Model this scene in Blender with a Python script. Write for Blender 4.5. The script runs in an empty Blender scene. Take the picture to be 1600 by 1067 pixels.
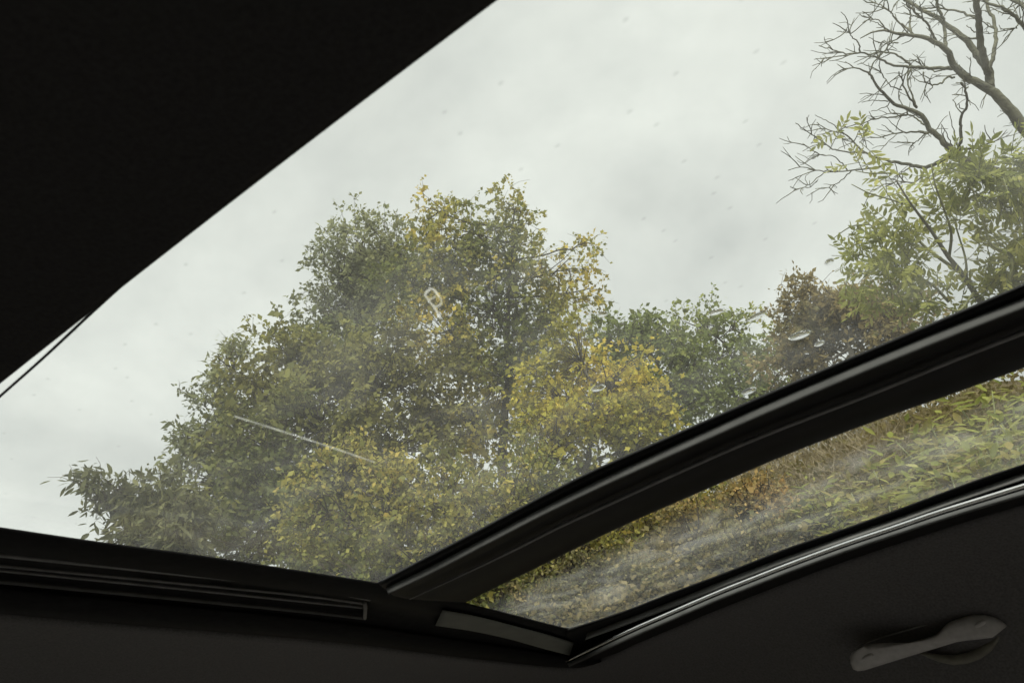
import bpy, bmesh, math, random
import numpy as np
from mathutils import Vector, noise
from mathutils.bvhtree import BVHTree

random.seed(7)
RNG = np.random.default_rng(11)
SC = bpy.context.scene
COL = SC.collection
R = math.radians

# ------------------------------------------------------------------ camera
F_PX, CX, CY = 1155.0, 800.0, 533.5
PITCH = R(38)
CAM = np.array([0.0, 0.0, 1.25])
cam_d = bpy.data.cameras.new('camera')
cam_d.sensor_width = 36.0
cam_d.lens = 36.0 * F_PX / 1600.0
cam_d.clip_start = 0.02
cam_d.clip_end = 2000.0
cam_d.dof.use_dof = True
cam_d.dof.focus_distance = 6.0
cam_d.dof.aperture_fstop = 16.0
cam = bpy.data.objects.new('camera', cam_d)
cam.location = CAM
cam.rotation_euler = (R(90) + PITCH, 0, 0)
COL.objects.link(cam)
SC.camera = cam

# ------------------------------------------------------------------ sky, sun, exposure
SUN_EL, SUN_AZ = R(33), R(197)       # azimuth measured clockwise from +Y
w = bpy.data.worlds.new('World'); SC.world = w; w.use_nodes = True
nt = w.node_tree; nt.nodes.clear()
def N(t, typ, **kw):
    n = t.nodes.new(typ)
    for k, v in kw.items(): setattr(n, k, v)
    return n
out = N(nt, 'ShaderNodeOutputWorld'); bg = N(nt, 'ShaderNodeBackground')
bg.inputs['Strength'].default_value = 0.10
sky = N(nt, 'ShaderNodeTexSky', sky_type='NISHITA', sun_disc=False)
sky.sun_elevation = SUN_EL; sky.sun_rotation = SUN_AZ
tc = N(nt, 'ShaderNodeTexCoord')
sep = N(nt, 'ShaderNodeSeparateXYZ'); nt.links.new(tc.outputs['Generated'], sep.inputs[0])
zm = N(nt, 'ShaderNodeMath', operation='MAXIMUM'); zm.inputs[1].default_value = 0.0
nt.links.new(sep.outputs['Z'], zm.inputs[0])
za = N(nt, 'ShaderNodeMath', operation='ADD'); za.inputs[1].default_value = 0.55
nt.links.new(zm.outputs[0], za.inputs[0])
dv = N(nt, 'ShaderNodeVectorMath', operation='DIVIDE')
cmb = N(nt, 'ShaderNodeCombineXYZ')
for i in range(3): nt.links.new(za.outputs[0], cmb.inputs[i])
nt.links.new(tc.outputs['Generated'], dv.inputs[0]); nt.links.new(cmb.outputs[0], dv.inputs[1])
mp = N(nt, 'ShaderNodeMapping'); mp.inputs['Location'].default_value = (3.1, 0.35, 0.0)
nt.links.new(dv.outputs[0], mp.inputs['Vector'])
n1 = N(nt, 'ShaderNodeTexNoise'); n1.inputs['Scale'].default_value = 2.6
n1.inputs['Detail'].default_value = 7; n1.inputs['Roughness'].default_value = 0.56
n1.inputs['Distortion'].default_value = 0.15
nt.links.new(mp.outputs[0], n1.inputs['Vector'])
cr = N(nt, 'ShaderNodeValToRGB')
cr.color_ramp.elements[0].position = 0.33; cr.color_ramp.elements[0].color = (0.455, 0.462, 0.46, 1)
cr.color_ramp.elements[1].position = 0.66; cr.color_ramp.elements[1].color = (0.735, 0.738, 0.725, 1)
nt.links.new(n1.outputs['Fac'], cr.inputs['Fac'])
sc10 = N(nt, 'ShaderNodeVectorMath', operation='SCALE'); sc10.inputs['Scale'].default_value = 4.75
nt.links.new(cr.outputs['Color'], sc10.inputs[0])
mx = N(nt, 'ShaderNodeMixRGB'); mx.inputs['Fac'].default_value = 0.96
nt.links.new(sky.outputs['Color'], mx.inputs[1]); nt.links.new(sc10.outputs[0], mx.inputs[2])
nt.links.new(mx.outputs['Color'], bg.inputs['Color']); nt.links.new(bg.outputs[0], out.inputs['Surface'])

sun_d = bpy.data.lights.new('sun', 'SUN'); sun_d.energy = 1.5; sun_d.angle = R(25); sun_d.color = (1.0, 0.96, 0.9)
sun = bpy.data.objects.new('sun', sun_d); COL.objects.link(sun)
sd = Vector((math.sin(SUN_AZ) * math.cos(SUN_EL), math.cos(SUN_AZ) * math.cos(SUN_EL), math.sin(SUN_EL)))
sun.rotation_euler = sd.to_track_quat('Z', 'Y').to_euler(); sun.location = (0, 0, 30)

vs = SC.view_settings
vs.view_transform = 'Standard'; vs.look = 'None'; vs.exposure = 1.6; vs.gamma = 1.0; vs.use_curve_mapping = False
SC.cycles.max_bounces = 8; SC.cycles.diffuse_bounces = 3; SC.cycles.transparent_max_bounces = 16
SC.cycles.transmission_bounces = 6; SC.cycles.glossy_bounces = 4
SC.cycles.use_denoising = True; SC.cycles.use_adaptive_sampling = True; SC.cycles.adaptive_threshold = 0.02
SC.cycles.caustics_reflective = False; SC.cycles.caustics_refractive = False

# ------------------------------------------------------------------ small helpers
def ray(px, py):
    x = (px - CX) / F_PX; y = -(py - CY) / F_PX
    c, s = math.cos(PITCH), math.sin(PITCH)
    return np.array([x, c - s * y, s + c * y])
def at(px, py, s):                       # point at slant distance s in that direction
    r = ray(px, py); return CAM + r / np.linalg.norm(r) * s
NRM = np.array([math.tan(R(-5)), math.tan(R(-3)), 1.0]); NRM /= np.linalg.norm(NRM)
H_ROOF = 0.36
def U(px, py, off=0.0):                  # point of the roof plane, off metres below it
    r = ray(px, py); return CAM + r * ((H_ROOF - off) / (r @ NRM))
AX = np.array([0.72, -0.694, 0.0])       # car's long axis (rearwards)
BX = np.array([0.694, 0.72, 0.0])        # across the car, towards the bank
AXP = AX - (AX @ NRM) * NRM; BXP = BX - (BX @ NRM) * NRM
ROOF0 = CAM + NRM * H_ROOF
def RP(a, b, off=0.0):                   # roof plane point by car coordinates
    p = CAM + AX * a + BX * b
    z = CAM[2] + (H_ROOF - off - NRM[0] * (p[0] - CAM[0]) - NRM[1] * (p[1] - CAM[1])) / NRM[2]
    return np.array([p[0], p[1], z])

def link(o, parent=None):
    COL.objects.link(o)
    if parent is not None:
        o.parent = parent
        o.matrix_parent_inverse = parent.matrix_basis.inverted()
    return o
def mesh_obj(name, verts, faces, mat, parent=None, smooth=True):
    me = bpy.data.meshes.new(name)
    me.from_pydata([tuple(map(float, v)) for v in verts], [], faces)
    if smooth:
        me.polygons.foreach_set('use_smooth', [True] * len(me.polygons))
    me.materials.append(mat); me.update()
    bm = bmesh.new(); bm.from_mesh(me); bmesh.ops.recalc_face_normals(bm, faces=bm.faces); bm.to_mesh(me); bm.free()
    return link(bpy.data.objects.new(name, me), parent)
def empty(name, loc, label=None, cat=None, group=None):
    o = bpy.data.objects.new(name, None); o.location = tuple(map(float, loc)); o.empty_display_size = 0.2
    COL.objects.link(o)
    tag(o, label, cat, group); return o
def tag(o, label=None, cat=None, group=None, kind=None):
    if label: o['label'] = label
    if cat: o['category'] = cat
    if group: o['group'] = group
    if kind: o['kind'] = kind
    return o

def resample(pts, n):
    P = np.array(pts, float)
    d = np.r_[0, np.cumsum(np.linalg.norm(np.diff(P, axis=0), axis=1))]
    t = np.linspace(0, d[-1], n)
    # Catmull-Rom style smoothing through the points
    m = np.zeros_like(P)
    m[1:-1] = (P[2:] - P[:-2]) / (d[2:] - d[:-2])[:, None]
    m[0] = (P[1] - P[0]) / (d[1] - d[0]); m[-1] = (P[-1] - P[-2]) / (d[-1] - d[-2])
    k = np.clip(np.searchsorted(d, t, side='right') - 1, 0, len(P) - 2)
    h = (d[k + 1] - d[k])[:, None]; u = ((t - d[k])[:, None]) / h
    return ((2*u**3 - 3*u**2 + 1) * P[k] + (u**3 - 2*u**2 + u) * h * m[k] + (-2*u**3 + 3*u**2) * P[k+1] + (u**3 - u**2) * h * m[k+1])
def loft(name, rows, mat, parent, closed=True, caps=True):
    n = len(rows[0]); m = len(rows)
    V = [p for r in rows for p in r]; Fc = []
    for i in range(m if closed else m - 1):
        j = (i + 1) % m
        for k in range(n - 1):
            Fc.append((i*n+k, i*n+k+1, j*n+k+1, j*n+k))
    if closed and caps:
        Fc.append([i*n for i in range(m)]); Fc.append([i*n+n-1 for i in range(m)][::-1])
    return mesh_obj(name, V, Fc, mat, parent)
def tube_geo(path, radii, sides=6):
    P = np.array(path, float); n = len(P)
    r = np.broadcast_to(np.array(radii, float), (n,))
    T = np.gradient(P, axis=0); T /= np.linalg.norm(T, axis=1)[:, None] + 1e-9
    ref = np.array([0.31, 0.17, 0.93]) if abs(T[0] @ np.array([0.31, .17, .93])) < .9 else np.array([1., 0, 0])
    A = np.cross(T, ref); A /= np.linalg.norm(A, axis=1)[:, None] + 1e-9
    B = np.cross(T, A)
    ang = np.linspace(0, 2*np.pi, sides, endpoint=False)
    V = (P[:, None, :] + r[:, None, None] * (np.cos(ang)[None, :, None] * A[:, None, :] + np.sin(ang)[None, :, None] * B[:, None, :])).reshape(-1, 3)
    Fc = [(i*sides+k, i*sides+(k+1) % sides, (i+1)*sides+(k+1) % sides, (i+1)*sides+k) for i in range(n-1) for k in range(sides)]
    Fc.append(list(range(sides))[::-1]); Fc.append([(n-1)*sides+k for k in range(sides)])
    return V, Fc
def tubes_obj(name, items, mat, parent=None, sides=6):
    Vs, Fs, o = [], [], 0
    for path, rad in items:
        V, Fc = tube_geo(path, rad, sides)
        Vs.append(V); Fs += [[i + o for i in f] for f in Fc]; o += len(V)
    return mesh_obj(name, np.concatenate(Vs), Fs, mat, parent)

# ------------------------------------------------------------------ materials
def mat(name, col, rough=0.6, metal=0.0, spec=0.5, bump=None, var=None, sheen=0.0):
    m = bpy.data.materials.new(name); m.use_nodes = True; t = m.node_tree
    p = t.nodes['Principled BSDF']
    p.inputs['Base Color'].default_value = (*col, 1); p.inputs['Roughness'].default_value = rough
    p.inputs['Metallic'].default_value = metal; p.inputs['Specular IOR Level'].default_value = spec
    if sheen: p.inputs['Sheen Weight'].default_value = sheen
    g = N(t, 'ShaderNodeTexCoord')
    if var:                                  # (scale, dark factor, light factor)
        nz = N(t, 'ShaderNodeTexNoise'); nz.inputs['Scale'].default_value = var[0]; nz.inputs['Detail'].default_value = 6
        t.links.new(g.outputs['Object'], nz.inputs['Vector'])
        rp = N(t, 'ShaderNodeValToRGB')
        rp.color_ramp.elements[0].position = .3; rp.color_ramp.elements[1].position = .7
        rp.color_ramp.elements[0].color = (*[c*var[1] for c in col], 1); rp.color_ramp.elements[1].color = (*[min(1, c*var[2]) for c in col], 1)
        t.links.new(nz.outputs['Fac'], rp.inputs['Fac']); t.links.new(rp.outputs['Color'], p.inputs['Base Color'])
    if bump:                                 # (scale, strength, distance)
        nb = N(t, 'ShaderNodeTexNoise'); nb.inputs['Scale'].default_value = bump[0]; nb.inputs['Detail'].default_value = 4
        t.links.new(g.outputs['Object'], nb.inputs['Vector'])
        b = N(t, 'ShaderNodeBump'); b.inputs['Strength'].default_value = bump[1]; b.inputs['Distance'].default_value = bump[2]
        t.links.new(nb.outputs['Fac'], b.inputs['Height']); t.links.new(b.outputs['Normal'], p.inputs['Normal'])
    return m
M_FABRIC = mat('headliner_fabric', (0.105, 0.102, 0.105), 0.95, spec=0.1, bump=(600, .5, .0010), var=(260, .78, 1.22), sheen=.1)
M_BLACK = mat('black_plastic', (0.012, 0.0118, 0.0125), 0.7, spec=0.1, bump=(700, .25, .0004), var=(60, .8, 1.3))
M_GLOSS = mat('piano_black_plastic', (0.010, 0.0098, 0.0105), 0.5, spec=0.15, var=(30, .8, 1.3))
M_SEAL = mat('grey_rubber_seal', (0.09, 0.09, 0.0895), 0.9, spec=0.06, bump=(300, .2, .0006), var=(40, .85, 1.15))
M_PALESEAL = mat('pale_grey_seal', (0.20, 0.20, 0.197), 0.85, spec=0.12, bump=(300, .2, .0006), var=(40, .9, 1.1))
M_TRIMEDGE = mat('trim_edge_plastic', (0.10, 0.10, 0.10), 0.8, spec=0.15, bump=(300, .2, .0006), var=(40, .85, 1.15))
M_NEAR = mat('near_headliner_fabric', (0.040, 0.039, 0.040), 0.95, spec=0.05, bump=(800, .2, .0006), var=(300, .85, 1.15))
M_DARKSEAL = mat('dark_rubber_bead', (0.20, 0.198, 0.2), 0.55, spec=0.4, var=(50, .8, 1.2))
M_CHROME = mat('brushed_chrome', (0.85, 0.85, 0.85), 0.22, metal=1.0, var=(80, .9, 1.05))
M_HANDLE = mat('handle_plastic', (0.44, 0.43, 0.43), 0.6, spec=0.4, bump=(500, .3, .0005), var=(90, .88, 1.1))
M_TRIM = mat('olive_grey_trim', (0.15, 0.155, 0.14), 0.75, spec=0.3, var=(30, .9, 1.1))
M_SHELL = mat('cabin_trim', (0.32, 0.30, 0.29), 0.8, spec=0.3, bump=(400, .3, .0006), var=(20, .8, 1.2))
M_BARK = mat('grey_bark', (0.075, 0.068, 0.055), 0.9, spec=0.2, bump=(40, .7, .02), var=(14, .6, 1.4))
M_BARKG = mat('mossy_bark', (0.14, 0.14, 0.10), 0.9, spec=0.2, bump=(40, .7, .02), var=(9, .55, 1.4))
M_TWIG = mat('twig_bark', (0.075, 0.06, 0.04), 0.9, spec=0.2, var=(20, .7, 1.4))
M_GTWIG = mat('green_stem', (0.20, 0.21, 0.10), 0.8, spec=0.2, var=(20, .7, 1.3))
M_ASPHALT = mat('asphalt', (0.05, 0.05, 0.05), 0.9, bump=(200, .5, .005), var=(60, .7, 1.3))
M_PAINT = mat('car_paint', (0.03, 0.032, 0.036), 0.3, var=(5, .95, 1.05))

def leaf_material(name, trans=0.48, sp=0.08):
    m = bpy.data.materials.new(name); m.use_nodes = True; t = m.node_tree
    p = t.nodes['Principled BSDF']; o = t.nodes['Material Output']
    at_ = N(t, 'ShaderNodeAttribute', attribute_name='leaf_color')
    p.inputs['Roughness'].default_value = 0.55; p.inputs['Specular IOR Level'].default_value = sp
    t.links.new(at_.outputs['Color'], p.inputs['Base Color'])
    tr = N(t, 'ShaderNodeBsdfTranslucent'); t.links.new(at_.outputs['Color'], tr.inputs['Color'])
    ms = N(t, 'ShaderNodeMixShader'); ms.inputs[0].default_value = trans
    t.links.new(p.outputs[0], ms.inputs[1]); t.links.new(tr.outputs[0], ms.inputs[2]); t.links.new(ms.outputs[0], o.inputs['Surface'])
    return m
M_LEAF = leaf_material('autumn_leaves')
M_THIN = leaf_material('thin_green_leaves', 0.62)
def single_leaf_material(name, pal):
    m = bpy.data.materials.new(name); m.use_nodes = True; t = m.node_tree
    p = t.nodes['Principled BSDF']; o = t.nodes['Material Output']
    oi = N(t, 'ShaderNodeObjectInfo'); rp = N(t, 'ShaderNodeValToRGB')
    while len(rp.color_ramp.elements) < len(pal): rp.color_ramp.elements.new(0.5)
    for i, c in enumerate(pal):
        rp.color_ramp.elements[i].position = i / (len(pal) - 1); rp.color_ramp.elements[i].color = (*c, 1)
    t.links.new(oi.outputs['Random'], rp.inputs['Fac']); t.links.new(rp.outputs['Color'], p.inputs['Base Color'])
    p.inputs['Roughness'].default_value = 0.5; p.inputs['Specular IOR Level'].default_value = 0.3
    tr = N(t, 'ShaderNodeBsdfTranslucent'); t.links.new(rp.outputs['Color'], tr.inputs['Color'])
    ms = N(t, 'ShaderNodeMixShader'); ms.inputs[0].default_value = 0.62
    t.links.new(p.outputs[0], ms.inputs[1]); t.links.new(tr.outputs[0], ms.inputs[2]); t.links.new(ms.outputs[0], o.inputs['Surface'])
    return m

def glass_material(name, tint, dirt_lo, dirt_hi, streak, spots=True, seed=0.0, rot=0.0, thr=(0.45, 0.75), nsc=5.0):
    """thin tinted pane: clear transmission, Fresnel gloss, and a dust film that scatters daylight"""
    m = bpy.data.materials.new(name); m.use_nodes = True; t = m.node_tree; t.nodes.clear()
    o = N(t, 'ShaderNodeOutputMaterial'); g = N(t, 'ShaderNodeTexCoord')
    tr = N(t, 'ShaderNodeBsdfTransparent'); tr.inputs['Color'].default_value = (*tint, 1)
    gl = N(t, 'ShaderNodeBsdfGlossy'); gl.inputs['Roughness'].default_value = 0.02
    ge = N(t, 'ShaderNodeNewGeometry'); dp = N(t, 'ShaderNodeVectorMath', operation='DOT_PRODUCT')   # Schlick reflectance of a thin sheet
    t.links.new(ge.outputs['Normal'], dp.inputs[0]); t.links.new(ge.outputs['Incoming'], dp.inputs[1])
    ab = N(t, 'ShaderNodeMath', operation='ABSOLUTE'); t.links.new(dp.outputs['Value'], ab.inputs[0])
    om = N(t, 'ShaderNodeMath', operation='SUBTRACT'); om.inputs[0].default_value = 1.0; t.links.new(ab.outputs[0], om.inputs[1])
    pw = N(t, 'ShaderNodeMath', operation='POWER'); pw.inputs[1].default_value = 5.0; t.links.new(om.outputs[0], pw.inputs[0])
    fr = N(t, 'ShaderNodeMath', operation='MULTIPLY_ADD'); fr.inputs[1].default_value = 0.55; fr.inputs[2].default_value = 0.02; t.links.new(pw.outputs[0], fr.inputs[0])
    m1 = N(t, 'ShaderNodeMixShader')
    t.links.new(fr.outputs[0], m1.inputs[0]); t.links.new(tr.outputs[0], m1.inputs[1]); t.links.new(gl.outputs[0], m1.inputs[2])
    mpn = N(t, 'ShaderNodeCombineXYZ')                # along the car, across the car (squeezed)
    for i_, (ax_, k_) in enumerate(((AX, 1.0), (BX, streak))):
        d_ = N(t, 'ShaderNodeVectorMath', operation='DOT_PRODUCT'); d_.inputs[1].default_value = tuple(ax_ * k_)
        t.links.new(g.outputs['Object'], d_.inputs[0]); t.links.new(d_.outputs['Value'], mpn.inputs[i_])
    mpn.inputs[2].default_value = seed
    nz = N(t, 'ShaderNodeTexNoise'); nz.inputs['Scale'].default_value = nsc; nz.inputs['Detail'].default_value = 6
    nz.inputs['Roughness'].default_value = 0.62; nz.inputs['Distortion'].default_value = 0.8
    t.links.new(mpn.outputs[0], nz.inputs['Vector'])
    mr = N(t, 'ShaderNodeMapRange'); mr.inputs['From Min'].default_value = thr[0]; mr.inputs['From Max'].default_value = thr[1]
    mr.inputs['To Min'].default_value = dirt_lo; mr.inputs['To Max'].default_value = dirt_hi
    t.links.new(nz.outputs['Fac'], mr.inputs['Value'])
    fac = mr.outputs[0]
    dd = N(t, 'ShaderNodeBsdfTranslucent'); dd.inputs['Color'].default_value = (0.62, 0.63, 0.60, 1)
    if spots:                                    # dried specks of dirt
        vo = N(t, 'ShaderNodeTexVoronoi', voronoi_dimensions='2D'); vo.inputs['Scale'].default_value = 24.0; vo.inputs['Randomness'].default_value = 1.0
        t.links.new(mpn.outputs[0], vo.inputs['Vector'])
        sm = N(t, 'ShaderNodeMapRange'); sm.inputs['From Min'].default_value = 0.015; sm.inputs['From Max'].default_value = 0.07
        sm.inputs['To Min'].default_value = 0.13; sm.inputs['To Max'].default_value = 0.0
        t.links.new(vo.outputs['Distance'], sm.inputs['Value'])
        sc_ = N(t, 'ShaderNodeSeparateXYZ'); t.links.new(vo.outputs['Color'], sc_.inputs[0])
        gt = N(t, 'ShaderNodeMath', operation='GREATER_THAN'); gt.inputs[1].default_value = 0.55; t.links.new(sc_.outputs['X'], gt.inputs[0])
        mu = N(t, 'ShaderNodeMath', operation='MULTIPLY'); t.links.new(sm.outputs[0], mu.inputs[0]); t.links.new(gt.outputs[0], mu.inputs[1])
        bf = N(t, 'ShaderNodeMath', operation='SUBTRACT'); bf.inputs[0].default_value = 1.0; t.links.new(ge.outputs['Backfacing'], bf.inputs[1])
        mu2 = N(t, 'ShaderNodeMath', operation='MULTIPLY'); t.links.new(mu.outputs[0], mu2.inputs[0]); t.links.new(bf.outputs[0], mu2.inputs[1]); mu = mu2
        ds = N(t, 'ShaderNodeBsdfDiffuse'); ds.inputs['Color'].default_value = (0.16, 0.14, 0.11, 1)
        m0 = N(t, 'ShaderNodeMixShader'); t.links.new(mu.outputs[0], m0.inputs[0])
        t.links.new(m1.outputs[0], m0.inputs[1]); t.links.new(ds.outputs[0], m0.inputs[2]); base = m0
    else: base = m1
    m2 = N(t, 'ShaderNodeMixShader'); t.links.new(fac, m2.inputs[0])
    t.links.new(base.outputs[0], m2.inputs[1]); t.links.new(dd.outputs[0], m2.inputs[2])
    t.links.new(m2.outputs[0], o.inputs['Surface'])
    return m
ROTA = math.atan2(0.694, 0.72)
M_GLASS = glass_material('roof_glass', (0.952, 0.972, 0.936), 0.030, 0.075, 1.5, True, 0.3, ROTA, (0.46, 0.80), 9.0)
M_GLASS2 = glass_material('narrow_roof_glass', (0.94, 0.96, 0.925), 0.032, 0.19, 3.0, False, 1.7, ROTA, (0.46, 0.78), 9.0)
M_WINDOW = bpy.data.materials.new('door_glass'); M_WINDOW.use_nodes = True; t_ = M_WINDOW.node_tree; t_.nodes.clear()
o_ = N(t_, 'ShaderNodeOutputMaterial'); a_ = N(t_, 'ShaderNodeBsdfTransparent'); a_.inputs['Color'].default_value = (.9, .93, .9, 1)
b_ = N(t_, 'ShaderNodeBsdfGlossy'); b_.inputs['Roughness'].default_value = .03; c_ = N(t_, 'ShaderNodeMixShader'); c_.inputs[0].default_value = .06
t_.links.new(a_.outputs[0], c_.inputs[1]); t_.links.new(b_.outputs[0], c_.inputs[2]); t_.links.new(c_.outputs[0], o_.inputs['Surface'])
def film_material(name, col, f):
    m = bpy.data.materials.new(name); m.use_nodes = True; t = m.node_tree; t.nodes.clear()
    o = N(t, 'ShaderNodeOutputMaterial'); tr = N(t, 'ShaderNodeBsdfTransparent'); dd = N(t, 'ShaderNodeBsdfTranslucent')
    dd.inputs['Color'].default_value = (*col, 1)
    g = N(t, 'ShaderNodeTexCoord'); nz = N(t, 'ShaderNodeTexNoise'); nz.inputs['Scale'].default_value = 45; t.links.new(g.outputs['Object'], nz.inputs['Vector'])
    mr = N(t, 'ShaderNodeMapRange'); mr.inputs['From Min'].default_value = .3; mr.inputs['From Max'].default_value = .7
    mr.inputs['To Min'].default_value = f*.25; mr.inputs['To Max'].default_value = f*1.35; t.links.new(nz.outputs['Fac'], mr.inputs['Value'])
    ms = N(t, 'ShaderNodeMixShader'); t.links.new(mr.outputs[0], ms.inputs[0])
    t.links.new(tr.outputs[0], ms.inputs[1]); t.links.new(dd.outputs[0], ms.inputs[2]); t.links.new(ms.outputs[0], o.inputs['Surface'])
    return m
M_FILM = film_material('pale_reflection_film', (0.8, 0.8, 0.76), 0.22)  # this film and the thicker one paint reflections in pale colour
M_FILM2 = film_material('thick_reflection_film', (0.85, 0.84, 0.80), 0.33)
m_w = bpy.data.materials.new('water'); m_w.use_nodes = True; t_ = m_w.node_tree; t_.nodes.clear()
o_ = N(t_, 'ShaderNodeOutputMaterial'); g_ = N(t_, 'ShaderNodeBsdfGlass'); g_.inputs['IOR'].default_value = 1.33; g_.inputs['Roughness'].default_value = 0.02
t_.links.new(g_.outputs[0], o_.inputs['Surface']); M_WATER = m_w

# ------------------------------------------------------------------ ground, bank, road
def bank_z(x, y):
    u = x * BX[0] + y * BX[1]; v = x * AX[0] + y * AX[1]
    z = np.clip((u - 1.9) * 0.86, 0, None)
    top = 8.3 + 0.5 * np.sin(v * .35) + .04 * np.clip(u - 11, 0, 80)
    k = 1.2
    z = top - k * np.log1p(np.exp((top - z) / k)) + k * np.log1p(np.exp(-z * 0)) * 0
    z = np.where(u < 1.9, 0.0, np.clip(z + 0.0, 0, None))
    z = z + np.where(u > 2.4, 0.18 * np.sin(x * 1.7 + 1) * np.sin(y * 1.3) + 0.10 * np.sin(x * 4.1) * np.cos(y * 3.7), 0)
    return np.maximum(z, 0.0)
def axis_coords(lim):
    c = np.concatenate([np.linspace(-22, 22, 177), np.geomspace(24, lim, 26), -np.geomspace(24, lim, 26)])
    return np.sort(c)
gu = axis_coords(900); gv = axis_coords(900)
GU, GV = np.meshgrid(gu, gv, indexing='ij')
GX = GU * BX[0] + GV * AX[0]; GY = GU * BX[1] + GV * AX[1]
GZ = bank_z(GX, GY)
nu, nv = GX.shape
V = np.stack([GX, GY, GZ], -1).reshape(-1, 3)
ii, jj = np.meshgrid(np.arange(nu - 1), np.arange(nv - 1), indexing='ij'); q = (ii * nv + jj).ravel()
me = bpy.data.meshes.new('ground'); me.vertices.add(len(V)); me.vertices.foreach_set('co', V.ravel())
quads = np.stack([q, q + nv, q + nv + 1, q + 1], 1)
me.loops.add(quads.size); me.loops.foreach_set('vertex_index', quads.ravel().astype(np.int32))
me.polygons.add(len(quads)); me.polygons.foreach_set('loop_start', np.arange(0, quads.size, 4, dtype=np.int32))
me.polygons.foreach_set('use_smooth', np.ones(len(quads), bool)); me.update(); me.validate()
M_SOIL = mat('bank_soil_and_dead_grass', (0.13, 0.105, 0.06), 0.95, spec=.1, bump=(14, .8, .08), var=(3.5, .55, 1.35))
me.materials.append(M_SOIL)
ground = link(bpy.data.objects.new('ground', me)); tag(ground, 'rough earth bank rising beside the car', kind='structure')
ra = np.linspace(-300, 300, 3)
road = mesh_obj('road', [tuple(AX * a + BX * b + np.array([0, 0, .006])) for a in ra for b in (-5.2, 1.75)],
                [(0, 1, 3, 2), (2, 3, 5, 4)], M_ASPHALT); tag(road, 'dark asphalt lane under the car', kind='structure')

# ------------------------------------------------------------------ the car
car = empty('car', (0.3, 0.3, 0.0), 'dark car interior with panoramic glass roof and charcoal headliner', 'car')
def path(pts, off, n=48, start=None, end=None):
    """pixel polyline on the roof plane -> 3D path, prolonged in 3D at its ends"""
    P = [U(x, y, off) for x, y in pts]
    P = list(resample(P, n))
    if start is not None: P = [P[0] + start * 1.0, P[0] + start * .5] + P
    if end is not None: P = P + [P[-1] + end * .5, P[-1] + end * 1.0]
    return np.array(P)
def shift(pts, dx, dy): return [(x + dx, y + dy) for x, y in pts]
def mixpts(A, B, t): return [((1-t)*a[0]+t*b[0], (1-t)*a[1]+t*b[1]) for a, b in zip(A, B)]

EXT = AXP / np.linalg.norm(AXP) * 0.55           # rear prolongation of the long bars
LEFT = -BXP / np.linalg.norm(BXP) * 0.45

# long bar between the two panes
XS = [600, 680, 760, 835, 925, 1005, 1100, 1185, 1350, 1480, 1600]
def poly(xs, known):
    kx = [k[0] for k in known]; ky = [k[1] for k in known]
    c = np.polyfit(kx, ky, 4 if len(known) > 5 else 3 if len(known) > 4 else 2)
    return [(x, float(np.polyval(c, x))) for x in xs]
B_TOP = [(590, 909), (660, 872), (745, 828), (835, 780), (920, 737), (1005, 699), (1100, 657), (1185, 620), (1350, 549), (1480, 494), (1600, 443)]
S_TOP = [(603, 918), (672, 884), (757, 840), (843, 795), (928, 753), (1012, 714), (1105, 672), (1190, 634), (1352, 565), (1481, 512), (1600, 465)]
S_BOT = [(607, 929), (678, 895), (764, 850), (849, 806), (934, 765), (1018, 727), (1110, 686), (1194, 649), (1355, 581), (1483, 529), (1600, 483)]
L_MID = [(640, 936), (700, 908), (790, 865), (875, 822), (960, 783), (1045, 744), (1135, 704), (1220, 669), (1365, 613), (1490, 562), (1600, 519)]
B_BOT = [(727, 941), (775, 917), (840, 886), (905, 854), (985, 816), (1065, 781), (1150, 744), (1235, 708), (1375, 655), (1492, 614), (1600, 575)]
rows = []
for pts, off in [(B_TOP, -.03), (B_TOP, .0), (shift(B_TOP, 1, 3), .006), (mixpts(B_TOP, S_TOP, .8), .008), (mixpts(S_TOP, S_BOT, .5), .010),
                 (mixpts(S_BOT, L_MID, .25), .006), (mixpts(S_BOT, L_MID, .85), .007), (mixpts(L_MID, B_BOT, .2), .012),
                 (mixpts(L_MID, B_BOT, .6), .014), (mixpts(L_MID, B_BOT, .93), .012), (B_BOT, .004), (B_BOT, -.03)]:
    rows.append(path(pts, off, 60, None, EXT))
loft('roof_bar', rows, M_GLOSS, car)
rows = [path(mixpts(S_TOP, S_BOT, t), o, 60, None, EXT) for t, o in [(0, .006), (.03, .0095), (.3, .014), (.6, .0185), (.88, .0225), (.97, .020), (1, .006)]]
loft('seal_strip', rows, M_SEAL, car)
bead = path(L_MID, .0135, 60, None, EXT)
tubes_obj('seal_bead', [(bead, np.r_[np.linspace(.0008, .0024, 20), np.full(42, .0024)])], M_DARKSEAL, car, 8)

# front header along the short edge of both panes
H_TOP = [(0, 823), (150, 845), (300, 865), (450, 888), (590, 910), (660, 925), (727, 941), (800, 959), (850, 972), (900, 984)]
H_BOT = [(0, 961), (150, 974), (300, 986), (450, 998), (580, 1011), (660, 1021), (727, 1029), (800, 1037), (850, 1042), (900, 1045)]
rows = []
for t, off in [(0, -.03), (0, .0), (.04, .003), (.28, .004), (.31, -.004), (.66, -.004), (.70, .004), (.97, .004), (1.0, -.004), (1.0, -.03)]:
    rows.append(path(mixpts(H_TOP, H_BOT, t), off, 60, LEFT, BXP * .12))
loft('front_header', rows, M_BLACK, car)
TA = [(0, 867), (240, 892), (480, 918), (578, 936)]
TB1 = [(0, 884), (240, 907), (480, 931), (570, 943)]
TB2 = [(0, 891), (240, 915), (480, 940), (566, 949)]
TC = [(0, 908), (240, 931), (480, 955), (568, 965)]
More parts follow.
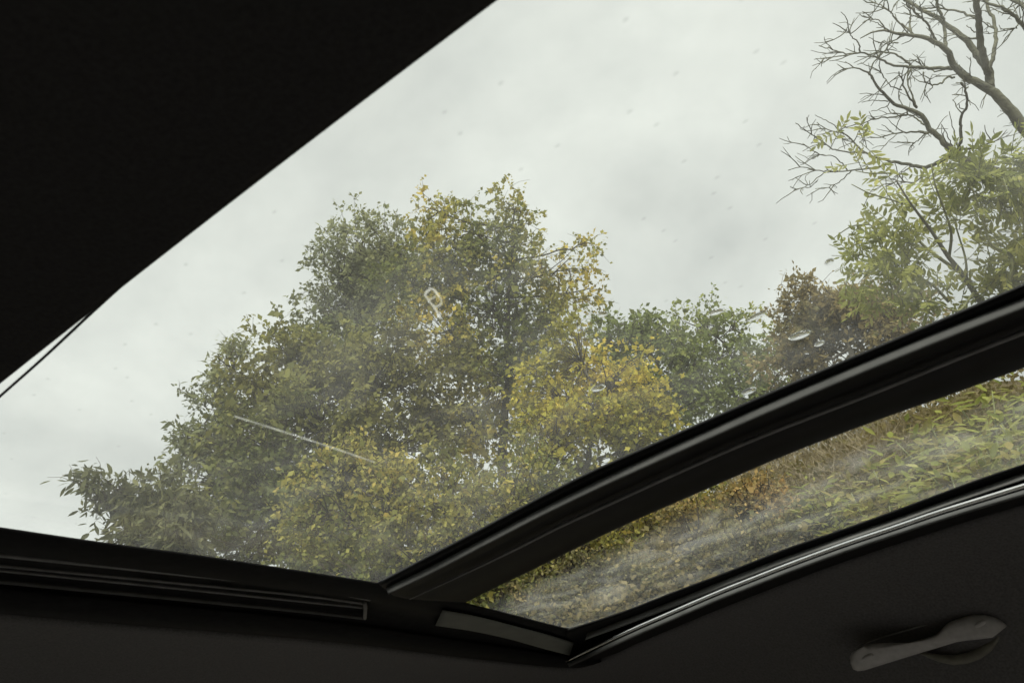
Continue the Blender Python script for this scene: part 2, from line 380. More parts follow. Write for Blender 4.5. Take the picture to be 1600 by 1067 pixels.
for nm, pts, rr, off in (('track_rail', TA, .0026, .001), ('track_rail', TB1, .0016, .003), ('track_rail', TB2, .0016, .003), ('track_rail', TC, .0030, .004)):
    tubes_obj(nm, [(path(pts, off, 40, LEFT), rr)], M_DARKSEAL if rr < .003 else M_SEAL, car, 8)
tubes_obj('track_end_cap', [([U(570, 942, .004), U(571, 950, .0045), U(570, 965, .004)], .0032)], M_DARKSEAL, car, 8)
ST_T = [(692, 952), (745, 962), (800, 976), (850, 989), (897, 1003)]
ST_B = [(680, 977), (740, 986), (795, 998), (845, 1012), (890, 1024)]
rows = [path(mixpts(ST_T, ST_B, t), o, 24) for t, o in [(0, -.006), (.02, .010), (.2, .013), (.8, .013), (.98, .010), (1, -.006)]]
loft('trim_plate', rows, M_TRIM, car)

# outer rail along the far edge of the narrow pane
G_BOT = [(885, 983), (974, 954), (1049, 925), (1124, 897), (1180, 875), (1234, 854), (1319, 825), (1400, 796), (1464, 772), (1532, 747), (1600, 724)]
b2t = [(918, 988), (974, 967), (1049, 938), (1124, 908), (1180, 886), (1234, 866), (1319, 836), (1400, 808), (1464, 785), (1532, 761), (1600, 737)]
b2b = [(914, 1000), (974, 978), (1049, 950), (1124, 920), (1180, 898), (1234, 877), (1319, 847), (1400, 819), (1464, 796), (1532, 773), (1600, 750)]
CHR = [(884, 1034), (974, 991), (1049, 958), (1124, 926), (1180, 904), (1234, 883), (1319, 852), (1400, 825), (1464, 803), (1532, 782), (1600, 761)]
GRY = [(889, 1041), (974, 1003), (1049, 970), (1124, 938), (1180, 916), (1234, 895), (1319, 864), (1400, 837), (1464, 816), (1532, 795), (1600, 775)]
R_END = [(888, 1045), (974, 1016), (1049, 983), (1124, 952), (1180, 930), (1234, 909), (1319, 878), (1400, 851), (1464, 830), (1532, 809), (1600, 789)]
rows = []
for pts, off in [(G_BOT, -.03), (G_BOT, 0), (shift(G_BOT, 0, 2), .005), (mixpts(G_BOT, CHR, .15), .006), (mixpts(G_BOT, CHR, .7), .006),
                 (mixpts(G_BOT, CHR, .75), -.003), (mixpts(G_BOT, CHR, .9), -.003), (mixpts(CHR, GRY, .3), .004), (GRY, .006), (mixpts(GRY, R_END, .5), .002), (R_END, .002), (R_END, -.03)]:
    rows.append(path(pts, off, 50, None, EXT))
loft('roof_rail', rows, M_BLACK, car)
rows = [path(mixpts(b2t, b2b, t), o, 50, None, EXT) for t, o in [(0, .004), (.05, .008), (.35, .012), (.7, .017), (.92, .019), (.98, .016), (1, .004)]]
loft('seal_strip', rows, M_PALESEAL, car)
rows = [path(mixpts(CHR, GRY, t), o, 50, None, EXT) for t, o in [(.30, .004), (.30, .038), (.6, .042), (.9, .046), (1, .046), (1, .004)]]
loft('trim_edge', rows, M_TRIMEDGE, car)
cp = path(CHR, .040, 50, None, EXT); hh_ = np.r_[np.linspace(.0025, .0045, 12), np.full(40, .0045)][:, None]; ob_ = BXP / np.linalg.norm(BXP)
rows = [cp, cp + NRM * hh_ * .15 - ob_ * .0004, cp + NRM * hh_ * .85 - ob_ * .0010, cp + NRM * hh_, cp + NRM * hh_ + ob_ * .003, cp + ob_ * .003]
loft('chrome_strip', rows, M_CHROME, car)

# headliner: runs along the header and the outer rail, folding down towards doors and windscreen
EDGE = H_BOT[:-3] + [(800, 1037), (850, 1042), (890, 1044), (930, 1036), (990, 1008)] + R_END[2:]
E3 = path(EDGE, .003, 110, LEFT, EXT)
E3 = resample(E3, 130)
tn = np.gradient(E3, axis=0); tn[:, 2] = 0; tn /= np.linalg.norm(tn, axis=1)[:, None]
nr = np.stack([-tn[:, 1], tn[:, 0], np.zeros(len(tn))], 1)
nr[(nr @ (BX - AX)) < 0] *= -1
for _ in range(60): nr[1:-1] = (nr[:-2] + nr[1:-1] * 2 + nr[2:]) / 4
nr /= np.linalg.norm(nr, axis=1)[:, None]
side = np.clip(nr @ BX, 0, 1)[:, None]
zz = np.array([[0, 0, 1.0]])
prof_s = [(0, .03), (0, 0), (.004, -.004), (.02, -.007), (.06, -.014), (.12, -.032), (.19, -.075), (.26, -.14), (.32, -.22), (.36, -.32), (.37, -.42)]
prof_f = [(0, .03), (0, 0), (.004, -.003), (.02, -.004), (.08, -.006), (.18, -.014), (.30, -.03), (.42, -.06), (.55, -.11), (.66, -.17), (.75, -.24)]
rows = [E3 + nr * ((1 - side) * f[0] + side * s[0]) + zz * ((1 - side) * f[1] + side * s[1]) for s, f in zip(prof_s, prof_f)]
headliner = loft('headliner', rows, M_FABRIC, car, closed=False)

# near roof panel on the camera's side (its edge crosses the top left of the picture)
NK = [(780, 0), (704, 55), (560, 163), (400, 286), (300, 364), (200, 443), (100, 522), (0, 598)]
NC = np.polyfit([p[0] for p in NK], [p[1] for p in NK], 2)
NEAR = [(x, float(np.polyval(NC, x))) for x in (1100, 930, 775, 620, 480, 350, 230, 120, 0, -70)]
e0 = path(NEAR, .012, 60); e0 = np.concatenate([[e0[0] + EXT * 2.2], e0, [e0[-1] - AXP * .4]])
lb = -BXP / np.linalg.norm(BXP)
rows = [e0 + NRM * .03 + lb * .06, e0,  e0 - NRM * .0015 + lb * .006, e0 - NRM * .004 + lb * .03, e0 - NRM * .010 + lb * .08, e0 - NRM * .022 + lb * .16, e0 - NRM * .045 + lb * .26,
        e0 - NRM * .075 + lb * .36, e0 - NRM * .075 + lb * .40, e0 + NRM * .03 + lb * .40]
loft('near_headliner', rows, M_NEAR, car)
sl = path([(250, 392), (145, 487), (70, 557), (0, 619), (-60, 672)], -.002, 24)
tubes_obj('glass_edge_line', [(sl, .0011)], M_BLACK, car, 6)

# panes
def pane(name, rows, m, th=.004):
    top = [r + NRM * th for r in rows]
    return loft(name, rows + top[::-1], m, car)
bar_c = path(mixpts(B_TOP, B_BOT, .45), -.004, 60, None, EXT)
na = len(bar_c)
a0, b0 = (bar_c - CAM) @ AX, (bar_c - CAM) @ BX
inner = np.array([RP(a, -.02 if a > -.9 else -.02, -.004) for a in np.linspace(a0[0] - .14, a0[-1], na)])
barr = bar_c.copy(); barr[0] = RP(a0[0] - .14, b0[0], -.004)
grid = [inner * (1 - t) + barr * t for t in np.linspace(0, 1, 9)]
pane('roof_glass', grid, M_GLASS)
rail_c = path(mixpts(G_BOT, CHR, .35), -.004, 60, None, EXT)
bc2 = path(mixpts(B_TOP, B_BOT, .62), -.004, 60, None, EXT)
bc2[0] = U(690, 950, -.004); rail_c[0] = U(885, 1005, -.004)
pane('narrow_roof_glass', [bc2 * (1 - t) + rail_c * t for t in np.linspace(0, 1, 5)], M_GLASS2)

# grab handle, set on the headliner
bm_ = headliner.data
bvh = BVHTree.FromPolygons([v.co.copy() for v in bm_.vertices], [list(p.vertices) for p in bm_.polygons])
def on_head(px, py, lift=0.0):
    r = Vector(ray(px, py)).normalized()
    loc, nn, i, d = bvh.ray_cast(Vector(CAM), r)
    if loc is None: loc = Vector(at(px, py, 1.5)); nn = -r
    if nn.dot(r) > 0: nn = -nn
    return np.array(loc), np.array(nn)
hc, hn = on_head(1450, 1005)
hview = -ray(1450, 1005); hview /= np.linalg.norm(hview)
hn = hn * .6 + hview * .6; hn /= np.linalg.norm(hn)
def on_plane(px, py, lift):                       # plane of the handle face
    r = ray(px, py); p0 = hc + hn * lift
    return CAM + r * (((p0 - CAM) @ hn) / (r @ hn))
HO = [(1328, 1026), (1331, 1019), (1340, 1014), (1354, 1009), (1370, 1005.5), (1380, 1005), (1388, 1006), (1400, 1007.5), (1412, 1006.5), (1438, 999), (1455, 994),
      (1464, 990), (1471, 983), (1477, 976), (1484, 971), (1494, 967), (1508, 962.5), (1522, 959.5), (1540, 960), (1552, 963), (1562, 968), (1573, 976),
      (1572, 979), (1567, 981.5), (1520, 995), (1470, 1010), (1410, 1028.5), (1350, 1047), (1340, 1048), (1333, 1045), (1329, 1036)]
cx_, cy_ = 1450, 1003
def inset(pts, k): return [(x + (cx_ - x) * k * .25, y + (cy_ - y) * k) for x, y in pts]
ring = [[on_plane(x, y, l) for x, y in inset(HO, k)] for k, l in ((0.03, .006), (0.0, .014), (0.0, .021), (.03, .027), (.09, .0315), (.20, .035), (.42, .037), (.7, .0375))]
Vh = [p for r_ in ring for p in r_]; nH = len(HO); Fh = []
for i in range(7):
    for k in range(nH): Fh.append((i*nH+k, i*nH+(k+1) % nH, (i+1)*nH+(k+1) % nH, (i+1)*nH+k))
Fh.append([7*nH+k for k in range(nH)]); Fh.append(list(range(nH))[::-1])
handle = mesh_obj('grab_handle', Vh, Fh, M_HANDLE, car)
handle['label'] = 'dark grey grab handle on the headliner'
CUP = [(1436, 1020), (1450, 1027), (1468, 1034), (1490, 1038.5), (1512, 1036.5), (1532, 1029), (1550, 1016), (1560, 1002), (1566, 984)]
CUPI = [(1440, 1018), (1455, 1020), (1470, 1022), (1490, 1023), (1510, 1019), (1528, 1012), (1542, 1003), (1552, 994), (1558, 985)]
rows = [np.array([on_plane(x, y, l) for x, y in mixpts(CUP, CUPI, t)]) for t, l in ((0, .0), (.03, .012), (.5, .013), (.97, .006), (1, -.004))]
loft('handle_cup', rows, mat('cup_plastic', (0.14, 0.135, 0.11), .6, var=(60, .8, 1.2)), handle)
for hx_, hy_ in ((1356, 1026), (1532, 974)):        # screw caps at both mounts
    ca_ = [on_plane(hx_ + 9 * math.cos(a), hy_ + 5 * math.sin(a) - 3.4 * math.cos(a), .0372) for a in np.linspace(0, 2*math.pi, 17)[:-1]]
    cb_ = [on_plane(hx_ + 7.5 * math.cos(a), hy_ + 4 * math.sin(a) - 2.8 * math.cos(a), .0398) for a in np.linspace(0, 2*math.pi, 17)[:-1]]
    mesh_obj('mount_cap', ca_ + cb_, [(k, (k+1) % 16, 16 + (k+1) % 16, 16 + k) for k in range(16)] + [[16 + k for k in range(16)]], M_HANDLE, handle)
bp = [on_plane(x, y, .012) for x, y in [(1336, 1013), (1360, 1001), (1400, 989), (1440, 977.5), (1480, 966.5), (1505, 959.5), (1522, 956.5)]]
tubes_obj('handle_hinge_bar', [(resample(bp, 16), .0014)], M_DARKSEAL, handle, 6)

# remaining cabin shell: lower body, pillars, door glass, rear roof (outside the picture)
def slab(name, corners, th, m):
    c = [np.array(p, float) for p in corners]; nn = np.cross(c[1] - c[0], c[3] - c[0]); nn /= np.linalg.norm(nn)
    V = c + [p + nn * th for p in c]
    return mesh_obj(name, V, [(0, 1, 2, 3), (7, 6, 5, 4), (0, 4, 5, 1), (1, 5, 6, 2), (2, 6, 7, 3), (3, 7, 4, 0)], m, car, False)
def cc(a, b, z): p = AX * a + BX * b; return (p[0], p[1], z)
A0, A1, B0, B1 = -2.35, 1.75, -0.36, 1.62
slab('floor_pan', [cc(A0, B0, .32), cc(A1, B0, .32), cc(A1, B1, .32), cc(A0, B1, .32)], .03, M_SHELL)
slab('door_panel', [cc(A0, B0, .32), cc(A1, B0, .32), cc(A1, B0, 1.10), cc(A0, B0, 1.10)], .05, M_SHELL)
slab('door_panel', [cc(A0, B1, .32), cc(A1, B1, .32), cc(A1, B1, 1.02), cc(A0, B1, 1.02)], .05, M_SHELL)
slab('dashboard', [cc(A0, B0, .32), cc(A0, B1, .32), cc(A0, B1, 1.0), cc(A0, B0, 1.0)], .05, M_SHELL)
slab('rear_panel', [cc(A1, B0, .32), cc(A1, B1, .32), cc(A1, B1, 1.15), cc(A1, B0, 1.15)], .05, M_SHELL)
zr = lambda a, b: RP(a, b)[2]
slab('rear_headliner', [RP(.93, B0), RP(.93, B1), RP(A1 + .1, B1), RP(A1 + .1, B0)], .04, M_SHELL)
for a_ in (A0, -.2, A1 - .12):
    slab('door_pillar', [cc(a_, B0 - .01, 1.08), cc(a_ + .12, B0 - .01, 1.08), cc(a_ + .12, B0 - .01, 1.45), cc(a_, B0 - .01, 1.45)], .04, M_SHELL)
slab('door_window', [cc(A0, B0, 1.10), cc(A1, B0, 1.10), cc(A1, B0, 1.47), cc(A0, B0, 1.47)], .004, M_WINDOW)
slab('door_window', [cc(A0, B1 + .02, 1.02), cc(A1, B1 + .02, 1.02), cc(A1, B1 + .02, 1.36), cc(A0, B1 + .02, 1.36)], .004, M_WINDOW)
slab('rear_window', [cc(A1 + .02, B0, 1.15), cc(A1 + .02, B1, 1.15), cc(A1 + .08, B1, 1.6), cc(A1 + .08, B0, 1.6)], .004, M_WINDOW)
slab('windscreen', [cc(A0, B0, 1.0), cc(A0, B1, 1.0), cc(A0 + .7, B1, 1.45), cc(A0 + .7, B0, 1.45)], .004, M_WINDOW)

# cabin reflections painted as thin pale films under the big pane
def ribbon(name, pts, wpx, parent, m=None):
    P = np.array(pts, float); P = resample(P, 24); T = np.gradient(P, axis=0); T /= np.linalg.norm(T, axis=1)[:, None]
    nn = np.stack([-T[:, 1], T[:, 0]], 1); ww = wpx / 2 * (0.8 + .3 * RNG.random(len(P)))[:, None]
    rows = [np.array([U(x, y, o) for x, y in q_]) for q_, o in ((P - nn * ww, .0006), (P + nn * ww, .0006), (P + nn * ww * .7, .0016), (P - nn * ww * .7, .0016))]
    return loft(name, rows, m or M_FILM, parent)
ribbon('painted_reflection_streak', [(366, 650), (420, 667), (470, 683), (530, 703), (586, 722)], 3.6, car)['label'] = 'long pale straight reflection painted on the glass'
ribbon('painted_reflection_streak', [(283, 627), (300, 631), (318, 636)], 2.0, car)
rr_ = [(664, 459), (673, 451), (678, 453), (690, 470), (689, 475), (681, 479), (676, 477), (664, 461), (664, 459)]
ribbon('painted_reflection_loop', rr_, 4.2, car, M_FILM2); ribbon('painted_reflection_loop', [(670, 468), (676, 466), (681, 463)], 3.2, car, M_FILM2); ribbon('painted_reflection_loop', [(677, 478), (684, 489), (688, 498)], 4.2, car, M_FILM2)  # looped reflection of a cabin item, drawn as pale film

# raindrops on the outside of the panes
sph = bmesh.new(); bmesh.ops.create_icosphere(sph, subdivisions=3, radius=1.0)
drop_me = bpy.data.meshes.new('raindrop'); sph.to_mesh(drop_me); sph.free()
drop_me.polygons.foreach_set('use_smooth', [True] * len(drop_me.polygons)); drop_me.materials.append(M_WATER)
def drop(p, q, wd, label, group='raindrops on the roof glass'):
    A_, B_ = U(*p, -.0085), U(*q, -.0085)
    o = bpy.data.objects.new('raindrop', drop_me); ex = B_ - A_; L = np.linalg.norm(ex); ex /= L
    ey = np.cross(NRM, ex); c = (A_ + B_) / 2 + NRM * .0006
    from mathutils import Matrix
    hx, hy, hz = L / 2 * 1.1, wd * .95, min(wd * .7, .0032)
    o.matrix_world = Matrix(((ex[0]*hx, ey[0]*hy, NRM[0]*hz, c[0]), (ex[1]*hx, ey[1]*hy, NRM[1]*hz, c[1]), (ex[2]*hx, ey[2]*hy, NRM[2]*hz, c[2]), (0, 0, 0, 1)))
    COL.objects.link(o); tag(o, label, 'raindrop', group); return o
drop((1234, 530), (1266, 519), .0045, 'longest bright raindrop on the glass in front of the red-brown bush')
drop((1274, 541), (1288, 534), .003, 'small raindrop just right of the longest bright raindrop')
drop((1160, 616), (1181, 607), .004, 'bright raindrop low on the glass close above the black roof bar')
drop((925, 610), (945, 604), .004, 'faint raindrop in front of the golden yellow bush')
drop((1168, 502), (1196, 488), .003, 'thin curved raindrop above the small airy green tree')
drop((1108, 492), (1130, 485), .003, 'thin raindrop at the gap between the two green trees')
drop((1290, 414), (1302, 406), .003, 'lone raindrop against the sky above the red-brown bush')
drop((934, 494), (950, 489), .003, 'tiny raindrop at the top of the mid green tree')

# ------------------------------------------------------------------ vegetation
def unit(v): return v / (np.linalg.norm(v, axis=-1, keepdims=True) + 1e-9)
KITE = (np.array([[0, 0, 0], [.5, .45, .10], [0, 1, 0], [-.5, .45, .10]]), [(0, 1, 2, 3)])
LOBED = (np.array([[0, 0, 0], [.30, .22, .06], [.55, .55, .12], [.22, .62, .04], [0, 1, -.04], [-.22, .62, .04], [-.55, .55, .12], [-.30, .22, .06]]), [(0, 1, 2, 3, 4, 5, 6, 7)])
LANCE = (np.array([[0, 0, 0], [.35, .22, .08], [.5, .5, .10], [.28, .8, .02], [0, 1, -.10], [-.28, .8, .02], [-.5, .5, .10], [-.35, .22, .08], [0, .5, -.02]]),
         [(0, 1, 2, 8), (8, 2, 3, 4), (0, 8, 6, 7), (8, 4, 5, 6)])
def leaf_mesh(name, pos, axis, nrm, length, width, cols, shape, material):
    T, polys = shape; n, k = len(pos), len(T)
    ex = unit(np.cross(axis, nrm)); nz_ = np.cross(ex, axis)
    V = (pos[:, None] + ex[:, None] * (T[None, :, 0:1] * width[:, None, None]) + axis[:, None] * (T[None, :, 1:2] * length[:, None, None])
         + nz_[:, None] * (T[None, :, 2:3] * width[:, None, None])).reshape(-1, 3)
    me = bpy.data.meshes.new(name); me.vertices.add(len(V)); me.vertices.foreach_set('co', V.ravel().astype(np.float32))
    idx = np.concatenate([np.array(p) for p in polys]); sizes = np.array([len(p) for p in polys])
    L = (np.arange(n)[:, None] * k + idx[None]).ravel().astype(np.int32)
    me.loops.add(len(L)); me.loops.foreach_set('vertex_index', L)
    S = np.tile(sizes, n); st = np.r_[0, np.cumsum(S)[:-1]].astype(np.int32)
    me.polygons.add(len(S)); me.polygons.foreach_set('loop_start', st)
    me.update()
    ca = me.color_attributes.new('leaf_color', 'FLOAT_COLOR', 'POINT')
    c4 = np.concatenate([np.repeat(cols, k, axis=0), np.ones((n*k, 1))], 1).astype(np.float32)
    ca.data.foreach_set('color', c4.ravel())
    me.materials.append(material)
    return me
def pal_pick(pal, t):
    P = np.array(pal); x = np.clip(t, 0, .9999) * (len(P) - 1); i = x.astype(int); f = (x - i)[:, None]
    return P[i] * (1 - f) + P[i + 1] * f
def nz3(p, s, o=0.0): return np.array([noise.noise(Vector((v[0]*s + o, v[1]*s, v[2]*s))) for v in p])

def curve_to(p0, p1, bow, n=9, up=0.3):
    p0, p1 = np.array(p0), np.array(p1); L = np.linalg.norm(p1 - p0); t = np.linspace(0, 1, n)[:, None]
    c = (p0 + p1) / 2 + np.array([0, 0, -up * L * .5]) + RNG.normal(0, bow * L, 3)
    P = (1-t)**2 * p0 + 2*t*(1-t) * c + t**2 * p1
    P[1:-1] += RNG.normal(0, .012 * L, (n - 2, 3)); return P

def tree(name, label, cat, lobes, pal, leaf=(.09, .055), n_cl=400, per=26, sig=.16, trunk_px=None, trunk_r=.12, shape=KITE,
         bark=None, thr=-.25, nfreq=1.1, sprigs=20, droop=.3, group=None, colnoise=.75, twig_m=None, ndir=None, lean=0.0, sprig_len=.5, no_limb=False, bottom_cut=None):
    """lobes: (px, py, radius_px, slant distance, weight[, vertical stretch])"""
    bark = bark or M_BARK; twig_m = twig_m or M_TWIG
    C_ = np.array([at(l[0], l[1], l[3]) for l in lobes]); Rr = np.array([l[2] / F_PX * l[3] for l in lobes])
    wts = np.array([l[4] for l in lobes], float); strz = np.array([l[5] if len(l) > 5 else 1.0 for l in lobes])
    cen = np.average(C_, axis=0, weights=Rr**2)
    bx, by = (cen[0], cen[1]) if trunk_px is None else at(*trunk_px)[:2]
    base = np.array([bx + lean, by, 0.0]); base[2] = float(bank_z(np.array([base[0]]), np.array([base[1]]))[0]) - .05
    root = empty(name, base, label, cat, group)
    # trunk up to the highest lobe
    hi = C_[np.argmax(C_[:, 2])]
    if trunk_px is not None:
        tp = at(*trunk_px); pts = [base, base * .5 + tp * .5 + RNG.normal(0, .08, 3), tp, tp * .4 + hi * .6 + RNG.normal(0, .1, 3), hi]
    else:
        pts = [base, base * .6 + cen * .4 + RNG.normal(0, .1, 3), cen, cen * .4 + hi * .6 + RNG.normal(0, .12, 3), hi]
    TP = resample(pts, 22); TP[1:-1] += RNG.normal(0, .02, (20, 3)); tr_r = np.linspace(trunk_r, trunk_r * .12, 22)
    tubes_obj('trunk', [(TP, tr_r)], bark, root, 9)
    twigs = []
    hubs = []
    for i in range(len(lobes)):
        c = C_[i]
        d = np.linalg.norm(TP - c, axis=1) + np.where(TP[:, 2] > c[2] - .25 * Rr[i], 50, 0) ; k = int(np.argmin(d)) if d.min() < 40 else 4
        P = curve_to(TP[k], c, .06, 11); rad = np.linspace(min(tr_r[k] * .7, .02 + .05 * Rr[i]), .010, 11)
        tubes_obj('branch', [(P, rad)], bark, root, 7)
        hubs.append(P)
    # leaf clusters
    vol = Rr**2 * wts; cnt = np.maximum(6, (n_cl * vol / vol.sum()).astype(int))
    CP, CT = [], []
    for i in range(len(lobes)):
        m = cnt[i] * 3
        d = unit(RNG.normal(0, 1, (m, 3))); rr = RNG.random(m) ** .42 * Rr[i]
        wob = 1 + .35 * nz3(d * 1.0 + C_[i], 1.6, i * 3.3)
        p = C_[i] + d * (rr * wob)[:, None] * np.array([1, 1, strz[i]])
        keep = nz3(p, nfreq, 7.7) > thr
        p = p[keep][:cnt[i]]
        CP.append(p); CT.append(np.full(len(p), i))
    CP = np.concatenate(CP); CT = np.concatenate(CT)
    if sprigs:
        k = RNG.choice(len(CP), min(sprigs * 4, len(CP)), replace=False)
        ext_ = []; et = []
        for j in k:
            i = CT[j]; v = CP[j] - C_[i]
            if np.linalg.norm(v) > .75 * Rr[i] and v[2] > -.2 * Rr[i] and len(ext_) < sprigs:
                v = unit(v + np.array([0, 0, .35 * Rr[i]])); L = sprig_len * (.5 + RNG.random())
                for s in np.linspace(.25, 1, 4): ext_.append(CP[j] + v * L * s + RNG.normal(0, .03, 3)); et.append(i)
                twigs.append((np.array([CP[j], CP[j] + v * L * .5, CP[j] + v * L]), [.006, .005, .003]))
        if ext_:
            n0 = len(CP); CP = np.concatenate([CP, np.array(ext_)]); CT = np.concatenate([CT, np.array(et)])
            scale_cl = np.r_[np.ones(n0), np.full(len(ext_), .38)]
        else: scale_cl = np.ones(len(CP))
    else: scale_cl = np.ones(len(CP))
    for j in range(len(CP)):
        if scale_cl[j] < 1 or RNG.random() < .35: continue
        hub = hubs[CT[j]]; s = hub[int(RNG.integers(6, 11))]
        mid = s * .45 + CP[j] * .55 + RNG.normal(0, .06, 3)
        twigs.append((np.array([s, mid, CP[j]]), [.012, .008, .004]))
    tubes_obj('twigs', twigs, twig_m, root, 4)['kind'] = 'stuff'
    nl = np.maximum(2, (per * scale_cl * (.6 + .8 * RNG.random(len(CP))))).astype(int)
    idx = np.repeat(np.arange(len(CP)), nl); n = len(idx)
    KT = 5
    outw = unit(CP - C_[CT]) * .45 + np.array([0, 0, .25])
    tdir = unit(RNG.normal(0, .8, (len(CP), KT, 3)) + outw[:, None])
    tlen = sig * 2.1 * (.55 + .6 * RNG.random((len(CP), KT))) * np.where(scale_cl < 1, .42, 1)[:, None]
    kk = RNG.integers(0, KT, n); tt = RNG.random(n) ** .8
    dl = tdir[idx, kk]
    pos = CP[idx] + dl * (tlen[idx, kk] * tt)[:, None] + RNG.normal(0, .022, (n, 3)) - np.array([0, 0, 1.0]) * (tt ** 2 * tlen[idx, kk] * .18)[:, None]
    tp_ = CP[:, None] + tdir * tlen[:, :, None]; tm_ = CP[:, None] + tdir * tlen[:, :, None] * .5
    tubes_obj('twiglets', [(np.array([CP[j], tm_[j, k] + [0, 0, .01], tp_[j, k] - [0, 0, .18 * tlen[j, k]]]), [.004, .003, .002]) for j in range(len(CP)) for k in range(0, KT, 2)], twig_m, root, 3)['kind'] = 'stuff'
    axis = unit(RNG.normal(0, .75, (n, 3)) + dl * .6 + np.array([0, 0, -droop]))
    nn = unit(RNG.normal(0, .8, (n, 3)) + np.array([0, 0, .7]))
    ct = RNG.random(len(CP)) * .35 + .33 + colnoise * nz3(CP, .55, 3.1)
    t = ct[idx] + RNG.normal(0, .13, n)
    cols = pal_pick(pal, t) * (0.75 + .5 * RNG.random((n, 1)))
    s_ = np.exp(RNG.normal(0, .30, n))
    me = leaf_mesh('crown', pos, axis, nn, leaf[0] * s_, leaf[1] * s_, cols, shape, M_LEAF)
    link(bpy.data.objects.new('crown', me), root)
    return root

OLIVE = [(.05, .058, .02), (.08, .09, .027), (.125, .125, .034), (.19, .17, .04), (.27, .21, .045)]
GREYG = [(.07, .078, .044), (.10, .108, .058), (.13, .137, .07), (.17, .17, .08)]
DARKG = [(.045, .052, .022), (.065, .075, .028), (.095, .10, .036), (.14, .135, .042)]
YELLO = [(.06, .068, .022), (.105, .107, .026), (.165, .158, .03), (.235, .208, .034), (.28, .225, .038)]
GOLDB = [(.05, .06, .022), (.088, .098, .03), (.14, .138, .04), (.205, .18, .048), (.25, .19, .05)]
MIDG = [(.06, .072, .024), (.09, .108, .034), (.13, .145, .045), (.19, .185, .055)]
BROWN = [(.07, .066, .03), (.105, .088, .04), (.14, .112, .05), (.17, .14, .06), (.13, .14, .05)]
LIME = [(.24, .27, .08), (.36, .39, .11), (.47, .48, .15), (.56, .54, .19)]

OLIVE, GREYG, DARKG, YELLO, GOLDB, MIDG, BROWN = [[tuple(2.4 * v for v in c) for c in p_] for p_ in (OLIVE, GREYG, DARKG, YELLO, GOLDB, MIDG, BROWN)]
tree('tall_tree', 'tall olive and yellow autumn tree with a visible dark trunk in the middle', 'tree',
     [(735, 358, 62, 14.0, .75), (675, 325, 42, 14.0, .5), (805, 325, 42, 14.1, .35), (690, 400, 80, 13.8, .9), (800, 400, 75, 14.2, .75), (890, 420, 52, 14.0, .45), (915, 380, 28, 14.0, .35), (925, 450, 28, 14.0, .35), (770, 480, 95, 13.6, 1.0), (860, 500, 70, 14.0, .7), (700, 520, 80, 13.2, 1.1),
      (645, 445, 65, 13.8, .9), (790, 580, 100, 13.2, 1.2), (740, 660, 90, 12.8, 1.2)],
     OLIVE, (.088, .058), 780, 24, .18, trunk_px=(792, 560, 13.5), trunk_r=.11, shape=LOBED, sprigs=34, sprig_len=.65)
tree('slender_tree', 'grey-green small-leaved tree left behind the tall olive tree', 'tree',
     [(560, 400, 65, 16.5, 1), (620, 395, 60, 16.5, 1), (530, 430, 55, 16.3, 1), (525, 480, 50, 16.3, .9), (590, 470, 80, 16.2, 1.0), (560, 540, 80, 16, 1.0)],
     GREYG, (.085, .05), 640, 24, .19, trunk_r=.13, sprigs=22, sprig_len=.45)
tree('broad_tree', 'broad dense dark olive tree left of the tall tree', 'tree',
     [(470, 560, 80, 13, 1.2), (560, 570, 95, 12.8, 1.2), (420, 610, 75, 12.7, 1.2), (640, 600, 90, 12.6, 1.2), (500, 660, 120, 12.3, 1.3), (620, 700, 110, 12, 1.3), (420, 700, 90, 12.2, 1.1), (420, 790, 110, 11.8, 1.2), (560, 790, 110, 11.6, 1.1), (360, 850, 80, 11.4, 1.1), (470, 880, 80, 11.2, 1.1), (420, 950, 90, 11, 1.0)],
     DARKG[1:] + [(.15, .14, .045)], (.09, .058), 1150, 25, .19, trunk_r=.18, sprigs=30, sprig_len=.4)
tree('thin_tree', 'thin grey-leaved tree with a loose outline at the left edge of the wood', 'tree',
     [(365, 570, 34, 13.5, 1.0, 1.5), (345, 630, 45, 13.4, .9), (320, 690, 48, 13.2, 1.0), (345, 740, 65, 13.0, 1.1), (345, 800, 48, 12.9, 1.0)],
     GREYG, (.085, .04), 380, 22, .16, trunk_r=.09, sprigs=22, sprig_len=.4)
tree('golden_bush', 'bright golden yellow bush right of the tall olive tree', 'bush',
     [(905, 560, 62, 12.2, 1.1), (960, 590, 65, 12, 1.1), (1010, 640, 52, 11.8, 1.1), (930, 650, 85, 11.6, 1.2), (870, 620, 70, 11.8, 1.0), (990, 700, 70, 11.4, 1.1), (860, 700, 80, 11.2, 1.0)],
     YELLO, (.08, .055), 560, 22, .16, trunk_r=.08, sprigs=16, sprig_len=.3, shape=LOBED)
tree('yellow_bush', 'brownish yellow bush filling the lower corner above the black bar', 'bush',
     [(530, 740, 55, 10, .9), (500, 800, 70, 9.8, 1.0), (600, 800, 85, 9.6, 1.1), (700, 790, 85, 9.6, 1.1), (820, 770, 80, 9.8, 1.1), (640, 880, 100, 9.2, 1.2), (760, 860, 100, 9.2, 1.2), (860, 900, 90, 9.0, 1.2), (960, 860, 90, 9.2, 1.1), (800, 960, 100, 8.8, 1.2), (940, 960, 90, 8.8, 1.2), (540, 900, 80, 9.2, 1.0), (1060, 830, 85, 9.4, .9)],
     GOLDB, (.06, .042), 1350, 27, .15, trunk_r=.07, sprigs=16, sprig_len=.25)
